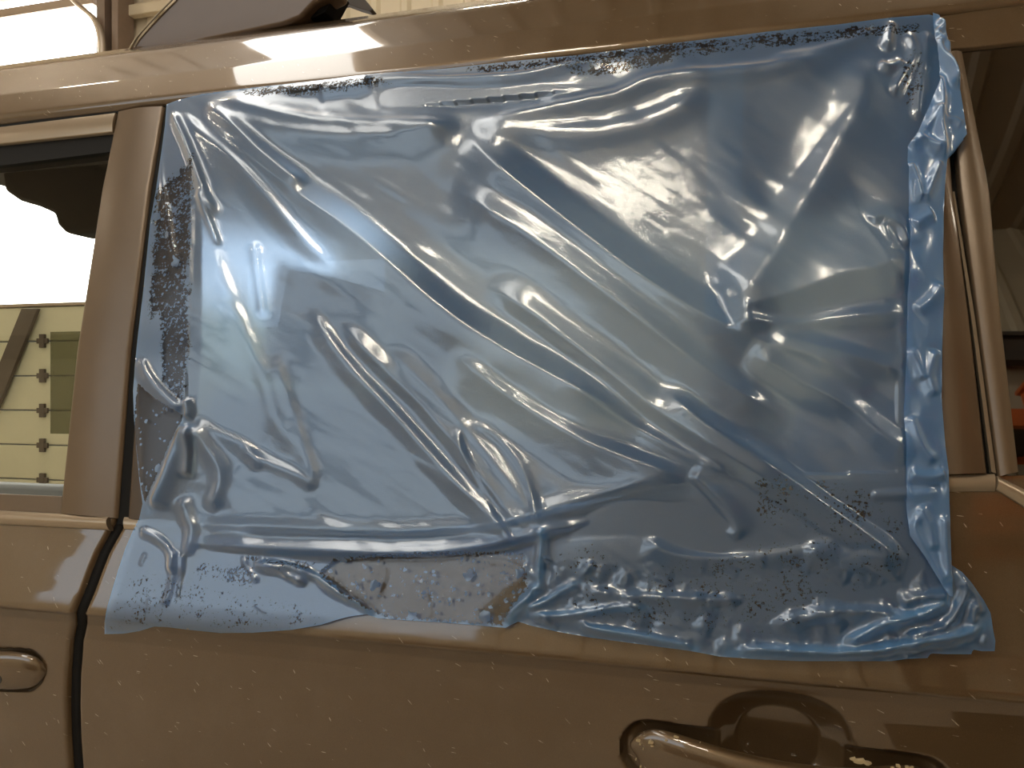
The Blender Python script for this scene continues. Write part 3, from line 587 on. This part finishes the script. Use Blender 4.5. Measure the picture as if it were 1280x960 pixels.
# (points, height mm, width above/right px, width below/left px, exponent, taper start, taper end)
# side>0 = right hand when walking along the line in image space (v down) = below for left->right lines
RID = [
 # long diagonals: flat-sided folds (exponent 0 = tent profile)
 ([(575, 158), (600, 190), (640, 226), (690, 265), (740, 303), (790, 341), (840, 374), (880, 397), (910, 412), (950, 430), (1020, 452), (1100, 490)], 17, 34, 50, 0),
 ([(560, 235), (615, 270), (670, 305), (770, 380), (870, 455), (920, 490), (990, 530)], 13, 24, 44, 0),
 ([(250, 150), (320, 205), (380, 250), (445, 295), (545, 380), (610, 425), (670, 460), (745, 500), (810, 532)], 15, 26, 60, 0),
 ([(600, 350), (670, 395), (755, 460), (845, 530), (945, 595), (1000, 630)], 10, 34, 14, 0),
 ([(560, 440), (640, 500), (720, 548), (800, 580), (870, 604)], 7, 14, 40, 0),
 ([(820, 480), (880, 530), (940, 570), (1000, 612), (1060, 655), (1110, 690), (1145, 705)], 11, 18, 26, 0),
 ([(930, 440), (1000, 480), (1060, 512), (1100, 545), (1150, 575)], 9, 20, 30, 0),
 ([(700, 470), (770, 520), (850, 565), (930, 600)], 4, 8, 10, 1.4),
 ([(960, 420), (1040, 440), (1130, 470)], 5, 16, 16, 0),
 # fine fans
 ([(380, 380), (430, 450), (485, 510), (545, 575), (600, 630), (650, 680)], 6, 10, 20, 0),
 ([(420, 400), (480, 460), (540, 520), (600, 590), (640, 640), (670, 675)], 6, 14, 12, 0),
 ([(480, 430), (550, 500), (620, 580), (680, 660)], 5, 18, 16, 0),
 ([(573, 528), (578, 560), (596, 600), (620, 640), (650, 690)], 3, 4, 8, 1.4),
 ([(585, 525), (620, 545), (650, 580), (668, 620), (680, 670)], 3, 7, 5, 1.4),
 ([(340, 440), (360, 500), (380, 560), (400, 612)], 3, 8, 12, 1.6),
 ([(300, 560), (330, 575), (370, 592), (402, 612)], 3.5, 5, 10, 1.5),
 ([(262, 300), (300, 400), (330, 470), (345, 520), (375, 570)], 4, 10, 14, 1.7),
 ([(240, 525), (280, 545), (310, 560), (330, 590)], 3, 6, 12, 1.6),
 # top edge
 ([(270, 128), (320, 140), (360, 150), (420, 158), (500, 160), (580, 162)], 9, 10, 12, 1.5),
 ([(262, 140), (320, 162), (380, 174), (460, 178), (540, 172), (590, 164)], 7, 12, 22, 1.7),
 ([(585, 163), (640, 150), (700, 138), (770, 124), (820, 106), (900, 98), (990, 88), (1060, 74)], 8, 7, 16, 1.5),
 ([(590, 168), (680, 170), (760, 166), (830, 148), (890, 120)], 5, 12, 18, 1.8),
 ([(330, 118), (400, 112), (470, 100), (560, 104), (650, 100), (700, 90), (760, 72)], 8, 5, 10, 1.4),
 ([(470, 132), (520, 122), (600, 128), (680, 120), (700, 105)], -5, 12, 10, 2),
 ([(400, 120), (440, 116), (470, 106)], 5, 6, 8, 1.5),
 ([(960, 80), (1010, 74), (1060, 60), (1100, 40)], 4, 6, 8, 1.5),
 # upper right
 ([(1115, 30), (1110, 50), (1107, 74)], 9, 4, 6, 1.4),
 ([(1092, 62), (1084, 100), (1070, 140), (1045, 185), (1015, 240), (985, 290), (950, 345), (905, 400)], 10, 32, 30, 1.6),
 ([(1094, 86), (1106, 94), (1120, 90), (1130, 84)], 7, 6, 6, 1.5),
 ([(1130, 44), (1140, 66), (1138, 84), (1126, 104), (1112, 130)], 6, 6, 7, 1.5),
 ([(1158, 40), (1156, 70), (1150, 110), (1144, 160)], 4, 7, 7, 1.5),
 ([(905, 402), (950, 382), (1010, 362), (1060, 347), (1100, 340), (1135, 318)], 15, 70, 34, 0),
 ([(905, 405), (980, 408), (1040, 402), (1100, 398), (1135, 395)], 7, 12, 10, 1.4),
 ([(1085, 285), (1100, 275), (1125, 290), (1135, 315)], 5, 10, 9, 1.5),
 ([(1100, 280), (1108, 300), (1118, 320)], 3, 5, 5, 1.5),
 # left edge
 ([(214, 136), (232, 170), (250, 215), (262, 250), (276, 275)], 8, 5, 9, 1.4),
 ([(222, 133), (250, 165), (290, 200), (330, 240), (380, 300), (420, 340)], 6, 7, 16, 1.5),
 ([(258, 132), (290, 158), (330, 192), (390, 240)], 7, 8, 10, 1.5),
 ([(204, 190), (208, 240), (218, 300), (224, 340)], 5, 5, 6, 1.4),
 ([(252, 240), (262, 270), (278, 312)], 5, 3, 5, 1.3),
 ([(318, 300), (322, 340), (330, 400)], 4, 6, 6, 1.6),
 ([(177, 446), (196, 478), (216, 500), (236, 516)], 8, 6, 14, 1.5),
 ([(236, 498), (241, 512), (240, 528)], 9, 4, 5, 1.3),
 ([(238, 528), (228, 556), (212, 600), (195, 640)], 10, 12, 6, 1.5),
 ([(241, 530), (243, 560), (240, 600)], 8, 4, 6, 1.4),
 ([(244, 530), (264, 560), (280, 590), (276, 620), (262, 640)], 7, 8, 10, 1.5),
 ([(232, 620), (240, 645), (246, 665), (236, 700)], 6, 8, 8, 1.6),
 ([(176, 662), (200, 672), (218, 690), (222, 720)], 7, 5, 8, 1.4),
 ([(226, 686), (222, 720), (216, 745), (205, 760)], 6, 4, 5, 1.3),
 ([(234, 690), (232, 720), (226, 752)], 6, 3, 4, 1.3),
 ([(190, 690), (184, 700), (178, 712)], 5, 3, 4, 1.3), ([(192, 744), (190, 758), (187, 768)], 4, 3, 3, 1.3),
 # stretched over the belt
 ([(238, 680), (320, 686), (400, 690), (470, 693), (540, 693), (600, 686), (650, 675), (700, 663), (740, 652), (780, 640)], 12, 26, 4, 1.15),
 ([(200, 652), (280, 656), (400, 663), (500, 666), (570, 662), (640, 652), (720, 628), (800, 606), (860, 592)], 4, 10, 8, 1.4),
 ([(300, 674), (420, 676), (520, 677), (600, 670)], -5, 10, 8, 2),
 ([(682, 658), (740, 650), (800, 645), (860, 655), (926, 678)], -8, 14, 16, 2),
 ([(800, 640), (860, 650), (905, 664), (926, 678)], 5, 6, 6, 1.4),
 ([(860, 590), (890, 615), (915, 645), (927, 676)], 4, 14, 5, 1.5),
 ([(805, 672), (840, 692), (880, 698), (960, 698)], 5, 6, 14, 1.5),
 # bottom strip
 ([(318, 704), (336, 710), (352, 712), (368, 722), (390, 732)], 7, 4, 5, 1.3),
 ([(306, 692), (316, 714), (330, 732)], 5, 3, 5, 1.3), ([(318, 752), (330, 762), (340, 768)], 5, 2.5, 4, 1.3),
 ([(330, 690), (336, 706), (360, 708), (400, 722), (430, 742), (452, 754), (476, 773)], 8, 4, 6, 1.3),
 ([(480, 704), (474, 724), (466, 742), (460, 750)], 6, 4, 4, 1.3), ([(532, 740), (530, 752), (536, 775)], 5, 2.5, 3, 1.3),
 ([(600, 700), (640, 705), (650, 718), (644, 732)], 5, 3, 5, 1.3), ([(652, 708), (670, 720), (678, 724)], 5, 4, 4, 1.3),
 ([(682, 660), (680, 690), (677, 715), (677, 745)], 9, 3.5, 4, 1.2),
 ([(676, 730), (660, 750), (645, 764), (636, 782)], 10, 5, 6, 1.3),
 ([(660, 762), (684, 752), (706, 738), (726, 728)], 8, 3.5, 4, 1.25),
 ([(662, 768), (700, 770), (740, 764), (775, 757), (810, 758)], 8, 3.5, 5, 1.25),
 ([(726, 732), (760, 742), (820, 746), (880, 748), (940, 750)], 6, 6, 8, 1.5),
 ([(680, 772), (692, 780), (702, 786)], 6, 2.5, 3, 1.2), ([(720, 774), (732, 780), (745, 786), (800, 795), (850, 805), (872, 811)], 9, 3.5, 5, 1.25),
 ([(728, 724), (736, 712), (744, 700)], 5, 3, 3, 1.3), ([(684, 702), (688, 696)], 5, 3, 3, 1.3),
 ([(910, 818), (940, 812), (990, 814), (1040, 816), (1090, 812), (1150, 800), (1200, 790), (1236, 776)], 12, 5, 8, 1.35),
 ([(960, 785), (1000, 768), (1040, 762), (1090, 764), (1142, 769)], 9, 6, 10, 1.5),
 ([(985, 786), (1010, 772), (1050, 768)], 4, 4, 8, 1.5),
 ([(1050, 804), (1075, 792), (1100, 778), (1140, 768), (1165, 758), (1186, 748)], 11, 5, 8, 1.35),
 ([(1120, 755), (1150, 745), (1186, 744)], 8, 8, 6, 1.5),
 ([(1120, 796), (1160, 786), (1180, 778), (1196, 755), (1204, 735), (1192, 715)], 9, 6, 8, 1.4),
 ([(1212, 780), (1212, 765), (1216, 748)], 8, 5, 5, 1.3), ([(1224, 806), (1230, 790)], 5, 3, 4, 1.3),
 ([(1186, 715), (1202, 722), (1216, 745), (1222, 770)], 6, 6, 4, 1.4),
 ([(1000, 690), (1060, 702), (1120, 700)], 5, 14, 20, 1.8), ([(940, 700), (1000, 690), (1050, 680)], 3, 8, 10, 1.8),
 ([(1080, 620), (1120, 618), (1170, 614)], 5, 8, 8, 1.6),
]
def smooth1(x): return x*x*(3-2*x)
H = np.zeros(U.shape)
for pts, a, wa, wb, ex in RID:
    pl = catmull(pts, 6); pl_len = np.linalg.norm(np.diff(pl, axis=0), axis=1).sum()
    R = 3.2*max(wa, wb) if ex else 2.4*max(wa, wb)
    i0 = np.searchsorted(vs, pl[:, 1].min()-R); i1 = np.searchsorted(vs, pl[:, 1].max()+R)
    j0 = np.searchsorted(us, pl[:, 0].min()-R); j1 = np.searchsorted(us, pl[:, 0].max()+R)
    u_, v_ = U[i0:i1, j0:j1], V[i0:i1, j0:j1]
    d, s, side = seg_dist(u_, v_, pl)
    wd = np.where(side > 0, wb, wa)
    tap = smooth1(np.clip(s/.14, 0, 1))*smooth1(np.clip((1-s)/.14, 0, 1)) if pl_len > 60 else smooth1(np.clip(s/.25, 0, 1))*smooth1(np.clip((1-s)/.25, 0, 1))
    rr_ = 1.2  # rounding of the crest
    if ex == 0:
        q_ = 1-(np.sqrt(d*d+6.)-2.4)/wd; prof_ = (q_+np.sqrt(q_*q_+.045))/2; prof_ = np.maximum(prof_-.0075, 0)*np.clip((q_+1.2)/.5, 0, 1)
    else: prof_ = np.exp(-((np.sqrt(d*d+rr_*rr_)-rr_)/wd)**ex)
    H[i0:i1, j0:j1] += a*.001*prof_*tap
def vnoise(U, V, sx, sy, ang, seed):
    r = np.random.default_rng(seed); c, s = math.cos(ang), math.sin(ang)
    a = (U*c+V*s)/sx+1000; b = (-U*s+V*c)/sy+1000
    T = r.standard_normal((256, 256))
    i = np.floor(a).astype(int); j = np.floor(b).astype(int); fa = a-i; fb = b-j; fa = fa**3*(fa*(fa*6-15)+10); fb = fb**3*(fb*(fb*6-15)+10)
    g = lambda p, q: T[p % 256, q % 256]
    return (g(i, j)*(1-fa)+g(i+1, j)*fa)*(1-fb)+(g(i, j+1)*(1-fa)+g(i+1, j+1)*fa)*fb
H += .0018*vnoise(U, V, 230, 90, math.radians(38), 1)+.0004*vnoise(U, V, 90, 24, math.radians(40), 2)+.00012*vnoise(U, V, 34, 10, math.radians(30), 3)
bot = smooth1(np.clip((V-(690+0*U))/30, 0, 1))
H += bot*(.0011*vnoise(U, V, 16, 22, .3, 4)+.0003*vnoise(U, V, 6, 5, .4, 5))
# film sags into the window opening, lies close on the frame and door
dm, _, _ = seg_dist(U, V, [(250, 165), (640, 125), (1115, 80), (1120, 590), (820, 600), (640, 645), (480, 655), (230, 645), (250, 165)])
inw = inside(U, V, [(250, 165), (640, 125), (1115, 80), (1120, 590), (820, 600), (640, 645), (480, 655), (230, 645)])
sag = np.where(inw, 1-np.exp(-(dm/90)**2), 0)
edge_d, _, _ = seg_dist(U, V, np.vstack([OUT, OUT[:1]]))
H = H*(.25+.75*np.clip(edge_d/14, 0, 1))
low_in = np.where(inw, -.02, .0015)
H = np.maximum(H, np.where(inw, -.03, .0)) + .0075 - .012*sag
# masks
def region(poly, soft=14):
    i_ = inside(U, V, poly); d, _, _ = seg_dist(U, V, poly+[poly[0]]); return smooth1(np.clip(.5+np.where(i_, d, -d)/soft/2, 0, 1))
CL = np.zeros(U.shape)
for poly, val, soft in [
    ([(176, 480), (200, 500), (234, 520), (212, 565), (186, 628), (180, 600), (172, 540)], .98, 4),
    ([(196, 240), (252, 190), (246, 300), (240, 480), (232, 512), (205, 480), (200, 400), (188, 420), (190, 330)], .58, 10),
    ([(420, 697), (600, 690), (660, 690), (664, 735), (630, 783), (480, 773), (430, 745), (400, 716)], .665, 8),
    ([(300, 694), (400, 700), (400, 716), (330, 712)], .62, 12),
    ([(240, 700), (330, 700), (330, 740), (250, 730)], .47, 14),
    ([(150, 700), (420, 760), (420, 790), (136, 790)], .37, 14),
    ([(684, 680), (760, 675), (800, 700), (1130, 630), (1150, 700), (1060, 760), (960, 810), (800, 795), (690, 770)], .35, 20),
    ([(930, 590), (1080, 600), (1120, 640), (1040, 680), (940, 660)], .40, 16),
    ([(700, 84), (830, 70), (850, 86), (780, 98), (716, 104)], .53, 6),
    ([(560, 86), (960, 44), (1150, 30), (1150, 50), (1000, 66), (840, 84), (700, 96), (600, 100)], .50, 8),
    ([(300, 114), (480, 98), (500, 112), (430, 124), (310, 132)], .55, 8),
    ([(1120, 80), (1160, 60), (1155, 120), (1130, 150), (1120, 120)], .40, 8)]:
    CL = np.maximum(CL, val*region(poly, soft))
LY = np.zeros(U.shape)
LY = np.maximum(LY, .20*region([(886, 90), (930, 86), (924, 420), (880, 420)], 2))
for pts, wpx, val in [([(634, 784), (648, 766), (676, 730), (679, 700), (682, 662)], 4, .9), ([(745, 786), (800, 795), (872, 811)], 4, .8),
                      ([(910, 818), (990, 815), (1090, 812), (1200, 790), (1236, 776)], 8, .7), ([(1050, 804), (1100, 780), (1186, 748)], 8, .7), ([(662, 768), (740, 764), (810, 758)], 4, .6),
                      ([(662, 762), (706, 738), (726, 728)], 4, .6), ([(400, 722), (452, 754), (476, 773)], 4, .5), ([(238, 520), (212, 600), (190, 640)], 7, .4)]:
    d, _, _ = seg_dist(U, V, catmull(pts, 4)); LY = np.maximum(LY, val*np.exp(-(d/wpx)**2))

LY = np.maximum(LY, .6*np.exp(-(edge_d/1.6)**2))  # painted rim: light caught by the cut edge, put into the mask
def film_mesh(name, U, V, ins, H, CL, LY, OUT, parent, base=0.0):
    n, m = U.shape; fm = ins[:-1, :-1] | ins[1:, :-1] | ins[:-1, 1:] | ins[1:, 1:]
    used = np.zeros((n, m), bool); used[:-1, :-1] |= fm; used[1:, :-1] |= fm; used[:-1, 1:] |= fm; used[1:, 1:] |= fm
    u2, v2 = U.copy(), V.copy(); pl = np.vstack([OUT, OUT[:1]])
    sel = used & ~ins; uu, vv = U[sel], V[sel]; best = np.full(uu.shape, 1e9); bu = uu.copy(); bv = vv.copy()
    for i in range(len(pl)-1):
        a, b = pl[i], pl[i+1]; ab = b-a; t = np.clip(((uu-a[0])*ab[0]+(vv-a[1])*ab[1])/(ab@ab), 0, 1)
        x = a[0]+t*ab[0]; y = a[1]+t*ab[1]; d = np.hypot(uu-x, vv-y); k = d < best
        best = np.where(k, d, best); bu = np.where(k, x, bu); bv = np.where(k, y, bv)
    u2[sel] = bu; v2[sel] = bv
    idx = -np.ones((n, m), int); idx[used] = np.arange(used.sum())
    p = P(u2[used], v2[used]); nn = N_s(p[:, 0], p[:, 2]); p = p+nn*(H[used]+base)[:, None]
    a = idx[:-1, :-1][fm]; b = idx[:-1, 1:][fm]; c = idx[1:, 1:][fm]; d = idx[1:, :-1][fm]
    me = bpy.data.meshes.new(name); Fq = np.stack([a, d, c, b], -1)
    me.vertices.add(len(p)); me.vertices.foreach_set('co', p.ravel())
    me.loops.add(Fq.size); me.loops.foreach_set('vertex_index', Fq.ravel().astype(np.int32))
    me.polygons.add(len(Fq)); me.polygons.foreach_set('loop_start', np.arange(0, Fq.size, 4, dtype=np.int32)); me.polygons.foreach_set('loop_total', np.full(len(Fq), 4, np.int32))
    me.update(calc_edges=True)
    for nm, arr in (('clear', CL), ('layer', LY)):
        at_ = me.attributes.new(nm, 'FLOAT', 'POINT'); at_.data.foreach_set('value', arr[used].astype(np.float32))
    return link(name, me, FILM, parent, True)
def N_s(x, z):
    e = .02
    dz = (S(x, z+e)-S(x, z-e))/(2*e); n = np.stack([np.zeros_like(dz), -np.ones_like(dz), dz], -1)
    return n/np.linalg.norm(n, axis=-1, keepdims=True)
fc = P(640., 430.)
film = empty('plastic_film', tuple(fc), 'wrinkled translucent blue plastic film taped over the rear door window of the brown car', 'plastic film')
fo = film_mesh('film_sheet', U, V, ins, H, CL, LY, OUT, None)
fo.parent = film; fo.matrix_parent_inverse = Matrix.Translation(-Vector(fc))
# folded-over edge on the right, lying on the sheet
FE = np.array([(1163, 25), (1171, 28), (1176, 42), (1181, 60), (1183, 84), (1189, 105), (1195, 128), (1200, 160), (1203, 180), (1190, 196), (1179, 208), (1178, 230), (1176, 270), (1175, 320), (1176, 380), (1174, 440), (1173, 500),
   (1178, 560), (1182, 590), (1183, 640), (1185, 700), (1187, 745), (1180, 742), (1168, 722), (1152, 695), (1134, 670), (1130, 640), (1130, 590), (1127, 520), (1130, 450), (1131, 380), (1134, 320), (1133, 260), (1132, 225), (1130, 210), (1130, 196), (1142, 180), (1155, 150), (1168, 120), (1170, 100), (1164, 60)], float)
uf = np.arange(1122, 1208, 1.5); vf = np.arange(20, 750, 1.5); Uf, Vf = np.meshgrid(uf, vf); insf = inside(Uf, Vf, FE)
Hf = .0006*vnoise(Uf, Vf, 22, 50, .3, 11)+.0002*vnoise(Uf, Vf, 9, 16, -.4, 12)
for pts, a, wa, wb, ex in [([(1168, 105), (1172, 140), (1170, 170), (1174, 200), (1172, 215)], 12, 4, 8, 1.3), ([(1130, 196), (1150, 190), (1172, 205)], 7, 4, 5, 1.3), ([(1172, 150), (1160, 165), (1140, 190)], 6, 5, 6, 1.3),
    ([(1132, 214), (1142, 235), (1148, 262)], 8, 4, 5, 1.3), ([(1172, 210), (1162, 235), (1152, 262)], 7, 4, 5, 1.3), ([(1168, 60), (1172, 80), (1186, 105), (1190, 125)], 9, 4, 6, 1.3), ([(1180, 60), (1182, 90), (1194, 128)], 7, 4, 5, 1.3),
    ([(1172, 165), (1186, 163), (1198, 170)], 4, 4, 5, 1.4), ([(1166, 36), (1176, 44), (1168, 56), (1180, 68)], 8, 3, 4, 1.3), ([(1140, 290), (1150, 282), (1165, 275)], 5, 6, 5, 1.4), ([(1174, 360), (1160, 380), (1140, 396)], 5, 8, 6, 1.5),
    ([(1134, 440), (1144, 460), (1150, 480)], 4, 6, 6, 1.5), ([(1168, 440), (1158, 470), (1166, 500)], 4, 5, 6, 1.5), ([(1134, 520), (1150, 560), (1168, 580)], 4, 5, 8, 1.5), ([(1132, 594), (1160, 598), (1180, 592)], 6, 6, 6, 1.5),
    ([(1132, 610), (1160, 608), (1180, 606)], -4, 5, 6, 1.5), ([(1145, 630), (1158, 660), (1164, 690)], 4, 6, 6, 1.5), ([(1176, 640), (1178, 690), (1182, 730)], 5, 4, 6, 1.5), ([(1150, 640), (1140, 660), (1160, 700), (1178, 735)], 4, 5, 5, 1.5)]:
    pl = catmull(pts, 6); d, s, side = seg_dist(Uf, Vf, pl); wd = np.where(side > 0, wb, wa)
    Hf += a*.001*np.exp(-((np.sqrt(d*d+1)-1)/wd)**ex)*smooth1(np.clip(s/.15, 0, 1))*smooth1(np.clip((1-s)/.15, 0, 1))
lo_h = np.interp(Vf, [20, 100, 150, 200, 230, 750], [.004, .010, .012, .009, .004, .004])
from_sheet = np.zeros(Uf.shape)
ii = np.clip(np.round((Vf-vs[0])/STEP).astype(int), 0, len(vs)-1); jj = np.clip(np.round((Uf-us[0])/STEP).astype(int), 0, len(us)-1)
Hs = H.copy()
for _ in range(10):
    Hp = np.pad(Hs, 1, mode='edge'); Hs = (Hp[:-2, 1:-1]+Hp[2:, 1:-1]+Hp[1:-1, :-2]+Hp[1:-1, 2:]+4*Hs)/8
from_sheet = np.maximum(Hs[ii, jj], .006)
for _ in range(6):
    Hp = np.pad(from_sheet, 1, mode='edge'); from_sheet = (Hp[:-2, 1:-1]+Hp[2:, 1:-1]+Hp[1:-1, :-2]+Hp[1:-1, 2:]+4*from_sheet)/8
Hf = np.maximum(Hf, -.003)+from_sheet+lo_h
fe = film_mesh('folded_edge', Uf, Vf, insf, Hf, np.zeros(Uf.shape), np.full(Uf.shape, .6), FE, None)
fe.parent = film; fe.matrix_parent_inverse = Matrix.Translation(-Vector(fc)); fe['label'] = 'doubled brighter blue folded edge'
